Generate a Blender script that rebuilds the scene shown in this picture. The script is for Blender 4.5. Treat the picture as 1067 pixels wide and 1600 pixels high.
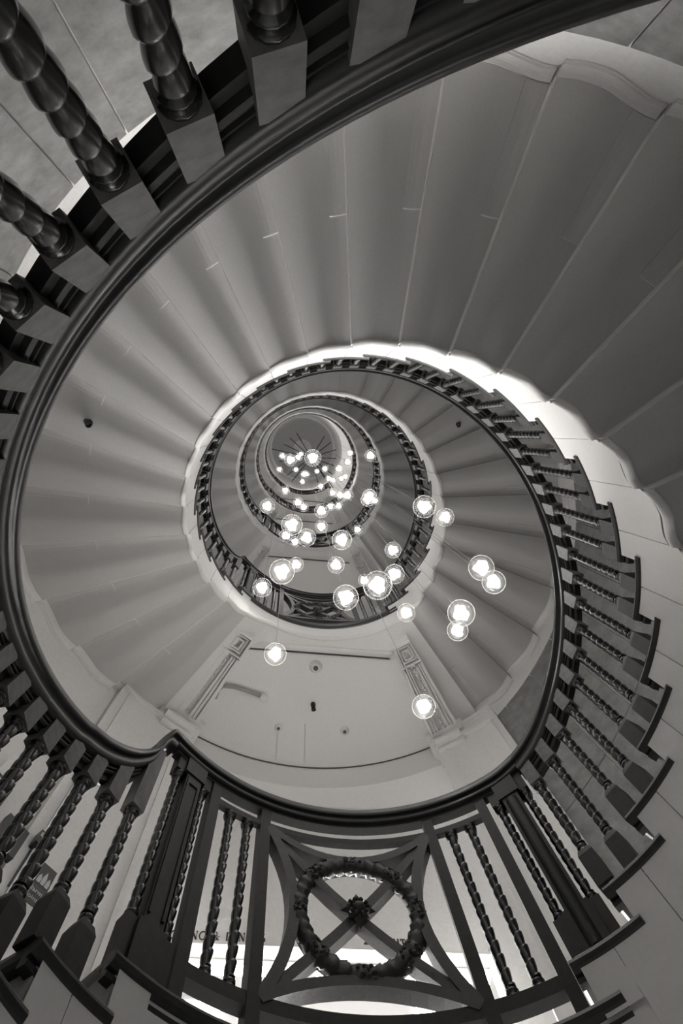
import bpy, math, random
from mathutils import Matrix, Vector

# ------------------------------------------------------------------ scene, camera, world, exposure
for o in list(bpy.data.objects):
    bpy.data.objects.remove(o)
SC = bpy.context.scene
COL = SC.collection
random.seed(7)

S = 1.0756                    # metres per well radius: all lengths below are in well radii
H = 3.86773                   # floor to floor
D = 11.33708                  # degrees per step
RISE = H / 26
T0 = 54.919                   # angle of the first soffit joint
ZJ = -1.48079                 # its height
DN = 7.66                     # nosing ahead of joint
ZT = -0.974                   # top of first tread
FL = ZT - RISE                # landing floor (landing rail is at 0)
AX = 95.5                     # axis of the landings
RAD = math.pi / 180

cam = bpy.data.cameras.new('camera')
cam.sensor_fit = 'VERTICAL'
cam.sensor_height = 36
cam.lens = 36 * 1050.15 / 1600
cam.clip_start = 0.02
cam.clip_end = 200
camo = bpy.data.objects.new('camera', cam)
COL.objects.link(camo)
_R = [[0.997474, -0.004284, -0.070907], [-0.004284, 0.992737, -0.12023], [0.070907, 0.12023, 0.990211]]
CPOS = Vector((-0.311, -0.61012, -2.66933))
camo.matrix_world = Matrix(((_R[0][0], -_R[1][0], -_R[2][0], CPOS.x * S),
                            (_R[0][1], -_R[1][1], -_R[2][1], CPOS.y * S),
                            (_R[0][2], -_R[1][2], -_R[2][2], CPOS.z * S),
                            (0, 0, 0, 1)))
SC.camera = camo

SC.view_settings.view_transform = 'Standard'
SC.view_settings.look = 'None'
SC.view_settings.gamma = 1
SC.view_settings.use_curve_mapping = False
SC.view_settings.exposure = 0.75

W = bpy.data.worlds.new('world')
SC.world = W
W.use_nodes = True
bg = W.node_tree.nodes['Background']
bg.inputs[0].default_value = (1.0, 0.985, 0.965, 1)
bg.inputs[1].default_value = 0.55

GLOBE_E = 11.0
SHOP_E = 7.0
PANEL_E = 26.0


# ------------------------------------------------------------------ helpers
def P(r, deg, z):
    a = deg * RAD
    return (S * r * math.cos(a), S * r * math.sin(a), S * z)


def wall_r(deg):
    """outer wall: a circle a little off the axis of the well"""
    c = -0.105 * math.sin(deg * RAD)
    return c + math.sqrt(2.105 ** 2 - 0.105 ** 2 + c * c)


class MB:
    def __init__(self):
        self.v = []
        self.f = []
        self.s = []

    def add(self, vs, fs, smooth=False):
        b = len(self.v)
        self.v += [tuple(x) for x in vs]
        for f in fs:
            self.f.append([i + b for i in f])
            self.s.append(smooth)

    def quad(self, a, b, c, d, smooth=False):
        self.add((a, b, c, d), ((0, 1, 2, 3),), smooth)

    def grid(self, rows, smooth=True, closed=False, loop=False):
        """rows: list of equal-length point lists; closed: each row wraps; loop: rows wrap"""
        n = len(rows[0])
        vs = [p for r in rows for p in r]
        fs = []
        m = len(rows)
        for i in range(m if loop else m - 1):
            i2 = (i + 1) % m
            for j in range(n if closed else n - 1):
                j2 = (j + 1) % n
                fs.append((i * n + j, i * n + j2, i2 * n + j2, i2 * n + j))
        self.add(vs, fs, smooth)

    def sweep(self, secs, smooth=False, caps=True, loop=False):
        """closed sections, flat or smooth, capped"""
        self.grid(secs, smooth, True, loop)
        if caps and not loop:
            self.add(secs[0], (tuple(range(len(secs[0])))[::-1],))
            self.add(secs[-1], (tuple(range(len(secs[-1]))),))

    def box(self, lo, hi, M=None):
        x0, y0, z0 = lo
        x1, y1, z1 = hi
        vs = [(x0, y0, z0), (x1, y0, z0), (x1, y1, z0), (x0, y1, z0), (x0, y0, z1), (x1, y0, z1), (x1, y1, z1), (x0, y1, z1)]
        if M is not None:
            vs = [tuple(M @ Vector(p)) for p in vs]
        self.add(vs, ((0, 3, 2, 1), (4, 5, 6, 7), (0, 1, 5, 4), (1, 2, 6, 5), (2, 3, 7, 6), (3, 0, 4, 7)))

    def tube(self, pts, rad, n=8, caps=True):
        secs = []
        pts = [Vector(p) for p in pts]
        for i, p in enumerate(pts):
            t = (pts[min(i + 1, len(pts) - 1)] - pts[max(i - 1, 0)]).normalized()
            u = t.orthogonal().normalized() if i == 0 else (u - t * u.dot(t)).normalized()
            w = t.cross(u)
            rr = rad[i] if isinstance(rad, (list, tuple)) else rad
            secs.append([tuple(p + (u * math.cos(2 * math.pi * k / n) + w * math.sin(2 * math.pi * k / n)) * rr) for k in range(n)])
        self.sweep(secs, True, caps)

    def lathe(self, prof, n=16, M=None, sx=1, sy=1):
        """prof: (radius, z)"""
        secs = []
        for r, z in prof:
            row = [Vector((r * sx * math.cos(2 * math.pi * k / n), r * sy * math.sin(2 * math.pi * k / n), z)) for k in range(n)]
            secs.append([tuple(M @ p) if M is not None else tuple(p) for p in row])
        self.sweep(secs, True, True)

    def sphere(self, c, r, nu=10, nv=6, sc=(1, 1, 1), M=None):
        prof = [(max(1e-5, r * math.sin(math.pi * i / nv)), -r * math.cos(math.pi * i / nv)) for i in range(nv + 1)]
        T = Matrix.Translation(c) @ (M if M is not None else Matrix.Identity(4)) @ Matrix.Diagonal((*sc, 1))
        self.lathe(prof, nu, T)

    def mesh(self, name):
        me = bpy.data.meshes.new(name)
        me.from_pydata(self.v, [], self.f)
        me.polygons.foreach_set('use_smooth', self.s)
        me.update()
        return me

    def build(self, name, mat, parent=None, loc=None):
        me = self.mesh(name)
        me.materials.append(mat)
        return link(name, me, parent, loc)


def link(name, data, parent=None, loc=None, rz=0.0):
    o = bpy.data.objects.new(name, data)
    COL.objects.link(o)
    if parent is not None:
        o.parent = parent
    if loc is not None:
        o.location = loc
    if rz:
        o.rotation_euler = (0, 0, rz)
    return o


def tag(o, label, cat=None, group=None, kind=None):
    if label:
        o['label'] = label
    if cat:
        o['category'] = cat
    if group:
        o['group'] = group
    if kind:
        o['kind'] = kind
    return o


def thing(name, label, cat, loc=(0, 0, 0), group=None):
    return tag(link(name, None, None, loc), label, cat, group)


def copy_tree(o, parent=None):
    c = o.copy()
    COL.objects.link(c)
    c.parent = parent
    for ch in list(o.children):
        copy_tree(ch, c)
    return c


# ------------------------------------------------------------------ materials (a toned black-and-white picture: warm greys)
def grey(g):
    return (g * 1.008, g * 0.996, g * 0.980, 1)


def mat(name, g, rough=0.6, spec=0.4, noise=0.0, nscale=20.0, bump=0.0, bscale=80.0, metallic=0.0, coat=0.0, g2=None):
    m = bpy.data.materials.new(name)
    m.use_nodes = True
    nt = m.node_tree
    b = nt.nodes['Principled BSDF']
    b.inputs['Base Color'].default_value = grey(g)
    b.inputs['Roughness'].default_value = rough
    b.inputs['Specular IOR Level'].default_value = spec
    b.inputs['Metallic'].default_value = metallic
    b.inputs['Coat Weight'].default_value = coat
    b.inputs['Coat Roughness'].default_value = 0.15
    tc = nt.nodes.new('ShaderNodeTexCoord')
    if noise > 0:
        n = nt.nodes.new('ShaderNodeTexNoise')
        n.inputs['Scale'].default_value = nscale
        n.inputs['Detail'].default_value = 6
        n.inputs['Roughness'].default_value = 0.65
        nt.links.new(tc.outputs['Object'], n.inputs['Vector'])
        r = nt.nodes.new('ShaderNodeValToRGB')
        r.color_ramp.elements[0].position = 0.3
        r.color_ramp.elements[1].position = 0.7
        r.color_ramp.elements[0].color = grey(max(0.0, g * (1 - noise)))
        r.color_ramp.elements[1].color = grey(g * (1 + noise))
        nt.links.new(n.outputs['Fac'], r.inputs['Fac'])
        nt.links.new(r.outputs['Color'], b.inputs['Base Color'])
    if bump > 0:
        n2 = nt.nodes.new('ShaderNodeTexNoise')
        n2.inputs['Scale'].default_value = bscale
        n2.inputs['Detail'].default_value = 4
        nt.links.new(tc.outputs['Object'], n2.inputs['Vector'])
        bp = nt.nodes.new('ShaderNodeBump')
        bp.inputs['Strength'].default_value = bump
        bp.inputs['Distance'].default_value = 0.01
        nt.links.new(n2.outputs['Fac'], bp.inputs['Height'])
        nt.links.new(bp.outputs['Normal'], b.inputs['Normal'])
    return m


def emit(name, strength):
    m = bpy.data.materials.new(name)
    m.use_nodes = True
    nt = m.node_tree
    nt.nodes.remove(nt.nodes['Principled BSDF'])
    e = nt.nodes.new('ShaderNodeEmission')
    e.inputs[0].default_value = (1, 0.985, 0.96, 1)
    e.inputs[1].default_value = strength
    nt.links.new(e.outputs[0], nt.nodes['Material Output'].inputs[0])
    return m


def glass(name):
    m = bpy.data.materials.new(name)
    m.use_nodes = True
    nt = m.node_tree
    nt.nodes.remove(nt.nodes['Principled BSDF'])
    tr = nt.nodes.new('ShaderNodeBsdfTransparent')
    tr.inputs[0].default_value = grey(0.9)
    gl = nt.nodes.new('ShaderNodeBsdfGlossy')
    gl.inputs['Roughness'].default_value = 0.03
    tl = nt.nodes.new('ShaderNodeBsdfTranslucent')
    tl.inputs[0].default_value = grey(0.9)
    mx = nt.nodes.new('ShaderNodeMixShader')
    mx.inputs[0].default_value = 0.45
    lw = nt.nodes.new('ShaderNodeLayerWeight')
    lw.inputs['Blend'].default_value = 0.5
    pw = nt.nodes.new('ShaderNodeMath')
    pw.operation = 'POWER'
    pw.inputs[1].default_value = 7.0
    nt.links.new(lw.outputs['Facing'], pw.inputs[0])
    fr = nt.nodes.new('ShaderNodeMath')
    fr.operation = 'MULTIPLY_ADD'
    fr.inputs[1].default_value = 0.95
    fr.inputs[2].default_value = 0.035
    nt.links.new(pw.outputs[0], fr.inputs[0])
    m2 = nt.nodes.new('ShaderNodeMixShader')
    nt.links.new(gl.outputs[0], mx.inputs[1])
    nt.links.new(tl.outputs[0], mx.inputs[2])
    nt.links.new(fr.outputs[0], m2.inputs[0])
    nt.links.new(tr.outputs[0], m2.inputs[1])
    nt.links.new(mx.outputs[0], m2.inputs[2])
    nt.links.new(m2.outputs[0], nt.nodes['Material Output'].inputs[0])
    return m


M = {
    'soffit': mat('painted_stone', 0.54, 0.7, 0.3, 0.05, 90, 0.06, 260),
    'white': mat('white_paint', 0.74, 0.55, 0.4, 0.03, 60, 0.04, 200),
    'wall': mat('wall_paint', 0.80, 0.7, 0.3, 0.05, 40, 0.06, 200),
    'joint': mat('pale_pointing', 0.75, 0.7, 0.3),  # pale colour standing in for lit edges on the soffit
    'groove': mat('grimy_groove', 0.10, 0.8, 0.2),  # dark colour standing in for shade in narrow recesses
    'tile': mat('wall_stone', 0.25, 0.55, 0.4, 0.30, 9, 0.10, 60),
    'wood': mat('polished_dark_wood', 0.009, 0.30, 0.24, 0.3, 30),
    'shaft': mat('polished_turned_wood', 0.011, 0.24, 0.6, 0.3, 30, coat=0.2),
    'wood2': mat('dark_wood_flat', 0.016, 0.5, 0.3, 0.35, 40, 0.05, 120),
    'block': mat('dark_wood_block', 0.15, 0.55, 0.35, 0.3, 30, 0.08, 160),
    'bronze': mat('dark_bronze', 0.03, 0.45, 0.5, 0.3, 60, 0.1, 150),
    'tread': mat('tread_edge', 0.02, 0.4, 0.5, 0.3, 30),
    'black': mat('black_plastic', 0.02, 0.35, 0.5),
    'metal': mat('black_metal', 0.03, 0.4, 0.5, metallic=0.6),
    'plastic': mat('white_plastic', 0.75, 0.4, 0.5),
    'cord': mat('cord', 0.35, 0.5, 0.4),
    'cable': mat('cable', 0.10, 0.6, 0.4),
    'floor': mat('floor_stone', 0.52, 0.5, 0.4, 0.15, 6),
    'ink': mat('lettering', 0.05, 0.5, 0.3),
    'sign': mat('sign_face', 0.07, 0.45, 0.4),
    'signlight': mat('sign_print', 0.55, 0.5, 0.3),
    'bubble': mat('bubble', 0.10, 0.2, 0.6),
    'ceil': mat('ceiling_paint', 0.80, 0.75, 0.3, 0.04, 70, 0.06, 220),
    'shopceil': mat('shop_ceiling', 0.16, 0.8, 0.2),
    'dome': mat('grey_ceiling', 0.40, 0.8, 0.2, 0.06, 12),
    'ornament': mat('ornament', 0.62, 0.6, 0.3),
    'glass': glass('clear_glass'),
    'glow': emit('lamp_glow', GLOBE_E),
    'uplight': emit('uplight_glow', 95.0),  # glow of the lamp added above the hub
    'shoplight': emit('shop_light', SHOP_E),
    'daylight': emit('window_daylight', PANEL_E),  # glow of the panel added behind the nearest landing
    'daylight2': emit('window_daylight_upper', PANEL_E * 0.35),  # weaker glow of the panels added on the upper storeys
}

NX, NY = math.cos(AX * RAD), math.sin(AX * RAD)      # outward along the landing axis
TX, TY = NY, -NX                                     # along the back wall, towards picture right


def BP(t, n, z):
    """point by distance along and out of the landing axis, in well radii"""
    return (S * (NX * n + TX * t), S * (NY * n + TY * t), S * z)


# ------------------------------------------------------------------ outer wall with stone panels
def lin_tread(th):
    return ZT + (T0 + DN - th) / D * RISE


def lin_soffit(th):
    return ZJ + (T0 - th) / D * RISE


WTOP = 17.6
mb = MB()
rows = []
for z in (-2.75, WTOP):
    rows.append([P(wall_r(th), th, z) for th in [52 - i * (271.0 / 120) for i in range(121)]])
mb.grid(rows, True)
rows2 = []
for z in (-2.75, WTOP):
    rows2.append([P(wall_r(th) + 0.12, th, z) for th in [52 - i * (271.0 / 120) for i in range(121)]])
mb.grid(rows2, True)
wall = tag(mb.build('wall_stairwell', M['wall']), 'pale curved outer wall of the stairwell lined with stone panels', kind='structure')

JT = [52, 48.7, 40.1, 31, 22, 13, 4, -5, -14, -23, -32, -41, -48, -65.6, -83, -100.8, -118.5, -127.3, -132.3, -141,
      -150, -159, -168, -177, -186, -195, -203, -209.1, -217.2, -219]
for sp in (0, 1, 2):          # spaces between one flight's treads and the soffit above
    for i in range(len(JT) - 1):
        a, b = JT[i] - 0.12, JT[i + 1] + 0.12
        for row in (0, 1):
            mb = MB()
            n = max(2, int(abs(a - b) / 3) + 1)
            fr, bk = [], []
            for q in range(n + 1):
                th = a + (b - a) * q / n
                zb = lin_tread(th) + (sp - 1) * H + 0.02
                zt = lin_soffit(th) + sp * H - 0.245
                if sp == 1 and th < -128:
                    zt += 0.03
                zm = zb + 0.56 * (zt - zb)
                z0, z1 = (zb, zm - 0.004) if row == 0 else (zm + 0.004, zt)
                w = wall_r(th)
                fr.append([P(w - 0.02, th, z0), P(w - 0.02, th, z1)])
                bk.append([P(w + 0.01, th, z0), P(w + 0.01, th, z1)])
            secs = [[f[0], f[1], k[1], k[0]] for f, k in zip(fr, bk)]
            mb.sweep(secs, False, True)
            if max(p[2] for f in fr for p in f) > -2.7 * S and not (sp == 0 and a < -195):
                mb.build('wall_panel', M['tile'], wall)


# ------------------------------------------------------------------ stair flights: steps with moulded soffits
def catmull(xs, ys, x):
    n = len(xs)
    if x <= xs[0]:
        return ys[0]
    if x >= xs[-1]:
        return ys[-1]
    for i in range(n - 1):
        if x <= xs[i + 1]:
            break
    def sl(k):
        if k == 0:
            return (ys[1] - ys[0]) / (xs[1] - xs[0])
        if k == n - 1:
            return (ys[-1] - ys[-2]) / (xs[-1] - xs[-2])
        return (ys[k + 1] - ys[k - 1]) / (xs[k + 1] - xs[k - 1])
    h = xs[i + 1] - xs[i]
    t = (x - xs[i]) / h
    return ((2 * t ** 3 - 3 * t ** 2 + 1) * ys[i] + (t ** 3 - 2 * t ** 2 + t) * h * sl(i)
            + (-2 * t ** 3 + 3 * t ** 2) * ys[i + 1] + (t ** 3 - t ** 2) * h * sl(i + 1))


OX = [0, 0.15, 0.35, 0.58, 0.82, 1.0]
OY = [0.046, 0.046, 0.016, -0.024, -0.028, -0.008]
NS = 16
RS = 1.006                    # face of the string
THK = 0.052                   # tread thickness


def soffit_z(j, s):
    return ZJ + (j + s) * RISE + catmull(OX, OY, s)


def string_roll(th, z, r=RS):
    """section of the roll along the foot of the string"""
    pts = []
    for q in range(8):
        a = math.pi * q / 7
        pts.append(P(r - 0.021 * math.sin(a), th, z + 0.021 - 0.021 * math.cos(a)))
    pts.append(P(r + 0.01, th, z + 0.042))
    pts.append(P(r + 0.01, th, z))
    return pts


step_meshes = []
for j in range(25):
    thj = T0 - D * j
    ths = [thj - D * q / NS for q in range(NS + 1)]
    zb = [soffit_z(j, q / NS) for q in range(NS + 1)]
    ro = [wall_r(t) for t in ths]
    body = MB()
    # soffit
    body.grid([[P(RS, ths[q], zb[q]) for q in range(NS + 1)], [P(ro[q], ths[q], zb[q]) for q in range(NS + 1)]], True)
    # upper surface: tread j, then tread j + 1 from its riser on
    thr = T0 - D * (j + 1) + 5.9
    z1 = ZT + j * RISE - 0.004
    z2 = z1 + RISE
    tops = [(t, z1) for t in ths if t > thr + 0.2] + [(thr, z1), (thr, z2)] + [(t, z2) for t in ths if t < thr - 0.2]
    # string face and wall side
    up = [P(RS, t, z) for t, z in tops]
    lo = [P(RS, t, z) for t, z in zip(ths, zb)]
    nb = len(lo)
    # build strips: for each theta column, quad from soffit to top
    cols = sorted(set(ths + [thr]), reverse=True)
    def zbat(t):
        return soffit_z(j, min(1, max(0, (thj - t) / D)))
    for a, b in zip(cols[:-1], cols[1:]):
        zt = z1 if (a + b) / 2 > thr else z2
        body.quad(P(RS, a, zbat(a)), P(RS, b, zbat(b)), P(RS, b, zt), P(RS, a, zt))
        body.quad(P(RS, a, zt), P(RS, b, zt), P(wall_r(b), b, zt), P(wall_r(a), a, zt))
    # riser of the next step
    body.quad(P(RS, thr, z1), P(RS, thr, z2), P(wall_r(thr), thr, z2), P(wall_r(thr), thr, z1))
    # end faces (joint lips)
    body.quad(P(RS, ths[0], zb[0]), P(wall_r(ths[0]), ths[0], zb[0]), P(wall_r(ths[0]), ths[0], z1), P(RS, ths[0], z1))
    body.quad(P(RS, ths[-1], zb[-1]), P(RS, ths[-1], z2), P(wall_r(ths[-1]), ths[-1], z2), P(wall_r(ths[-1]), ths[-1], zb[-1]))
    bm = body.mesh('step')
    bm.materials.append(M['soffit'])
    # string facing plate: white painted, proud of the body
    st = MB()
    PF = RS - 0.012
    gap = 0.08
    cols2 = [min(ths[0] - gap, max(ths[-1] + gap, t)) for t in cols]
    GZ = 0.058
    for a, b in zip(cols2[:-1], cols2[1:]):
        if a - b < 1e-6:
            continue
        zt = z1 if (a + b) / 2 > thr else z2
        st.quad(P(PF, a, zbat(a) + GZ), P(PF, b, zbat(b) + GZ), P(PF, b, zt), P(PF, a, zt), True)
        st.quad(P(PF, a, zbat(a) + GZ), P(RS + 0.001, a, zbat(a) + GZ), P(RS + 0.001, b, zbat(b) + GZ), P(PF, b, zbat(b) + GZ))
    for t, zt in ((cols2[0], z1), (cols2[-1], z2)):
        st.quad(P(PF, t, zbat(t) + GZ), P(PF, t, zt), P(RS + 0.001, t, zt), P(RS + 0.001, t, zbat(t) + GZ))
    if j == 0:
        q0 = [61.2 - (61.2 - thj) * q / 6 for q in range(7)]
        st.grid([[P(RS - 0.012, t, ZJ + 0.3) for t in q0], [P(RS - 0.012, t, z1) for t in q0]], True)
        st.quad(P(RS - 0.004, 61.2, ZJ + 0.3), P(RS - 0.004, 61.2, z1), P(wall_r(61.2), 61.2, z1), P(wall_r(61.2), 61.2, ZJ + 0.3))
    sm = st.mesh('string')
    sm.materials.append(M['white'])
    rl = MB()
    tt = [thj - 0.12 - (D - 0.24) * q / NS for q in range(NS + 1)]
    rl.sweep([string_roll(t, zbat(t) - 0.004, RS - 0.004) for t in tt], True)
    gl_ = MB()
    gl_.grid([[P(RS - 0.0105, t, zbat(t) + 0.040) for t in tt], [P(RS - 0.0105, t, zbat(t) + 0.0585) for t in tt]], True)  # dark strip painting in the shade above the roll
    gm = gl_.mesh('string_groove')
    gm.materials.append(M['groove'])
    rm = rl.mesh('string_moulding')
    rm.materials.append(M['white'])
    # moulding where the soffit meets the wall
    wl = MB()
    secs = []
    for t in tt:
        w, z = wall_r(t), zbat(t)
        pts = [(-0.072, 0.0), (-0.072, -0.010), (-0.060, -0.012), (-0.046, -0.016), (-0.034, -0.024), (-0.026, -0.036),
               (-0.022, -0.050), (-0.010, -0.053), (-0.010, -0.066), (0.005, -0.066), (0.005, 0.0)]
        secs.append([P(w + a * 0.7, t, z + b * 0.7) for a, b in pts])
    wl.sweep(secs, False)
    wm = wl.mesh('wall_moulding')
    wm.materials.append(M['white'])
    # let-in strip of stone beside the joint
    pt = MB()
    secs = []
    for q in range(5):
        t = thj - 0.05 - 2.65 * q / 4
        z = zbat(t)
        secs.append([P(1.585, t, z + 0.003), P(1.585, t, z - 0.006), P(wall_r(t) - 0.055, t, z - 0.006), P(wall_r(t) - 0.055, t, z + 0.003)])
    pt.sweep(secs, False)
    pm = pt.mesh('stone_strip')
    pm.materials.append(M['soffit'])
    # pale strips and end ticks painting the lit edges at the joint
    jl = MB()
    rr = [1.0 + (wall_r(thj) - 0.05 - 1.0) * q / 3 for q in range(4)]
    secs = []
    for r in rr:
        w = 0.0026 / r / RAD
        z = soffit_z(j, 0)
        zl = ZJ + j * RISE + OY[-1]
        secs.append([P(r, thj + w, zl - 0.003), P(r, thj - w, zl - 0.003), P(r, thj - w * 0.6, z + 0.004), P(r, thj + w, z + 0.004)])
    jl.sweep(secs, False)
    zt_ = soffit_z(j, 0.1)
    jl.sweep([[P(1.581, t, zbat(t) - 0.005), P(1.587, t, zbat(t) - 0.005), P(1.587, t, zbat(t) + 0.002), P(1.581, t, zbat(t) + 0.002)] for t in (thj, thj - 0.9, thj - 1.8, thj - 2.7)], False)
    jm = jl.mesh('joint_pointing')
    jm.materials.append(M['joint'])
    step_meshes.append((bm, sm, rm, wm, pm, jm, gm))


def tread_mesh(thf, thb, z, outer=True):
    """tread slab with rounded nosing on its inner end and a cove under it"""
    t = MB()
    n = max(3, int((thf - thb) / 2))
    prof = [(0.030, 0.0), (0.006, -0.002), (-0.008, -0.012), (-0.013, -0.026), (-0.008, -0.040), (0.004, -0.050), (0.014, -0.052),
            (0.014, -0.060), (0.004, -0.066), (0.008, -0.078), (0.030, -0.080)]
    ths = [thf - (thf - thb) * q / n for q in range(n + 1)]
    if outer:
        secs = [[P(0.996 + a, th, z + b) for a, b in prof] for th in ths]
        t.sweep(secs, False)
        fr = [(0.0, 0.0), (0.45, -0.008), (0.6, -0.026), (0.45, -0.044), (0.0, -0.052), (-1.6, -0.052), (-1.6, 0.0)]
        t.sweep([[P(r, thf - 0.6 + a / max(1.0, r) , z + b) for a, b in fr] for r in (1.0, 1.35, 1.7, wall_r(thf) + 0.005)], False)
    else:
        secs = [[P(0.996 + a, th, z + b) for a, b in prof] for th in ths]
        t.sweep(secs, False)
    return t.mesh('tread')


treads = []
for j in range(25):
    thf = T0 + DN - D * j
    me = tread_mesh(thf, thf - 14.1, ZT + j * RISE)
    me.materials.append(M['tread'])
    treads.append(me)

FLIGHT_LABEL = {
    1: 'lowest flight, its dark tread ends showing in the bottom corner beside the twisted balusters',
    2: 'large sweeping flight whose pale pleated soffit fills the upper half of the photo',
    3: 'middle flight whose shaded soffit curves up inside the second handrail',
    4: 'high flight curving around the small globes inside the third handrail',
    5: 'topmost and smallest flight, just below the round ceiling',
}
for k in range(1, 6):
    zz = (k - 2) * H * S
    fl = thing('stair_flight', FLIGHT_LABEL[k], 'staircase', (0, 0, zz), 'flights of the spiral stair')
    for j in range(25):
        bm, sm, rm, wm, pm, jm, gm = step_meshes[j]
        st = link('step', bm, fl)
        link('string', sm, st)
        link('string_moulding', rm, st)
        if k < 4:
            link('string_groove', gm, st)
        link('tread', treads[j], st)
        if k > 1:
            link('wall_moulding', wm, st)
        if k in (2, 3):
            link('stone_strip', pm, st)
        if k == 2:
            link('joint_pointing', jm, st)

# ------------------------------------------------------------------ handrails
RX = [-219.5, -217.6, -216.5, -215.8, -214.0, -210.6, -205.0, -200.0]
RY = [0.0, -0.008, -0.09, -0.19, -0.28, -0.385, -0.495, -0.567]


def rail_z(th):
    """height of the stair rail, landing it climbs to = 0 at the end; th runs from 60 down to -219.5"""
    if th <= -200:
        return catmull(RX, RY, th) + H
    lin = (49.1 - th) * RISE / D + 0.022
    if th > 40:
        t = min(1, max(0, (60 - th) / 20.0))
        lin40 = (49.1 - 40) * RISE / D + 0.022
        return lin40 * t * t * (1.0 + 0.0 * t)
    return lin


RAILP = [(0.004, 0.010), (0.012, 0.028), (0.032, 0.040), (0.055, 0.043), (0.078, 0.038), (0.096, 0.024), (0.102, 0.006), (0.098, -0.010),
         (0.090, -0.022), (0.090, -0.060), (0.082, -0.092), (0.066, -0.110), (0.038, -0.112), (0.020, -0.104), (0.010, -0.088), (0.008, -0.066), (0.016, -0.046),
         (0.012, -0.034), (0.004, -0.032), (-0.002, -0.024), (-0.004, -0.014), (0.000, -0.004)]
UNDERP = [(0.024, -0.108), (0.022, -0.120), (0.032, -0.123), (0.025, -0.130), (0.023, -0.139), (0.027, -0.148), (0.038, -0.151),
          (0.040, -0.175), (0.068, -0.175), (0.068, -0.108)]
RAILP = [(a * 0.84, b) for a, b in RAILP]
LANDP = [(a * 0.80, b if b > -0.03 else -0.03 + (b + 0.03) * 0.55) for a, b in RAILP]      # the landing rail lacks the lower roll
RBASE = 0.998
RBF = 1.038                   # centres of the stair balusters
RBAL = 1.043                  # centres of the balusters


def rail_mesh(ths, zf, prof, name, material, smooth=True):
    m = MB()
    m.sweep([[P(RBASE + a, t, zf(t) + b) for a, b in prof] for t in ths], smooth)
    me = m.mesh(name)
    me.materials.append(material)
    return me


def frange(a, b, step):
    n = max(1, int(round(abs(b - a) / step)))
    return [a + (b - a) * i / n for i in range(n + 1)]


th_fl = frange(52, -200, 2.0) + frange(-200.5, -219.5, 0.5)
flight_rail = rail_mesh(th_fl, rail_z, RAILP, 'handrail', M['wood'])
flight_under = rail_mesh([t for t in th_fl if 50.5 >= t >= -214], rail_z, UNDERP, 'under_rail', M['wood2'], False)
land_rail = rail_mesh(frange(140.5, 52, 1.5), lambda t: rail_z(t) if t < 60 else 0.0, LANDP, 'handrail', M['wood'])
land_under = rail_mesh(frange(139.5, 56, 1.5), lambda t: 0.0, [(0.020, -0.072), (0.020, -0.084), (0.056, -0.084), (0.056, -0.072)], 'under_rail', M['wood2'], False)


# ------------------------------------------------------------------ balusters
def twist_rows(z0, z1, rad, pitch, n=18, per=11, hand=1, amp=0.34):
    rows = []
    m = max(6, int((z1 - z0) / pitch * per))
    for i in range(m + 1):
        z = z0 + (z1 - z0) * i / m
        row = []
        for k in range(n):
            w = 1 - (k / n - hand * z / pitch) % 1.0
            lob = math.sin(math.pi / 2 * w / 0.86) ** 0.7 if w < 0.86 else 1 - (w - 0.86) / 0.14
            f = S * rad * (1 - amp + amp * lob)
            row.append((f * math.cos(2 * math.pi * k / n), f * math.sin(2 * math.pi * k / n), S * z))
        rows.append(row)
    return rows


HAND = 1


def shaft(length, rad=0.0200, pitch=0.052, n=22, per=14, collars=True):
    """turned shaft hanging below z = 0"""
    b = MB()
    if collars:
        top = [(0.019, 0.0), (0.025, -0.004), (0.025, -0.012), (0.018, -0.016), (0.022, -0.020), (0.022, -0.027), (0.015, -0.031), (0.018, -0.044)]
        b.lathe([(r * S, z * S) for r, z in top][::-1], 14)
        bot = [(0.017, -length + 0.040), (0.014, -length + 0.030), (0.020, -length + 0.026), (0.020, -length + 0.018), (0.016, -length + 0.014), (0.021, -length)]
        b.lathe([(r * S, z * S) for r, z in bot][::-1], 14)
        rows = twist_rows(-length + 0.036, -0.040, rad, pitch, n, per, HAND)
    else:
        rows = twist_rows(-length, 0, rad, pitch, n, per, HAND)
    b.grid(rows, True, True)
    b.add(rows[0], (tuple(range(n))[::-1],))
    b.add(rows[-1], (tuple(range(n)),))
    return b.mesh('baluster')


def block(h0, h1, w=0.027, chamfer_top=False):
    b = MB()
    w *= S
    if chamfer_top:
        h1m = h1 - 0.03
        for za, zb, wa, wb in ((h0, h1m, w, w), (h1m, h1, w, w * 0.72)):
            b.sweep([[(-wa, -wa, za * S), (wa, -wa, za * S), (wa, wa, za * S), (-wa, wa, za * S)],
                     [(-wb, -wb, zb * S), (wb, -wb, zb * S), (wb, wb, zb * S), (-wb, wb, zb * S)]])
    else:
        b.box((-w, -w, h0 * S), (w, w, h1 * S))
    return b


TB = 0.225                    # foot of the top block below the rail line
BB = 0.175                    # height of the bottom block


def bal_len(th, tread_top):
    return rail_z(th) - TB - tread_top - BB


thA = T0 + DN - D * 5 - 1.1
thB = thA - D / 2
LA = bal_len(thA, ZT + 5 * RISE)
LB = bal_len(thB, ZT + 5 * RISE)
sh = {('A', 1): shaft(LA), ('B', 1): shaft(LB), ('A', 0): shaft(LA, n=8, per=5, collars=False), ('B', 0): shaft(LB, n=8, per=5, collars=False)}
for me in sh.values():
    me.materials.append(M['shaft'])
mtb = block(0, 0.140).mesh('top_block')
mtb.materials.append(M['block'])
mbb = block(-BB, 0.0, 0.0285, True).mesh('bottom_block')
mbb.materials.append(M['wood2'])

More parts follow.
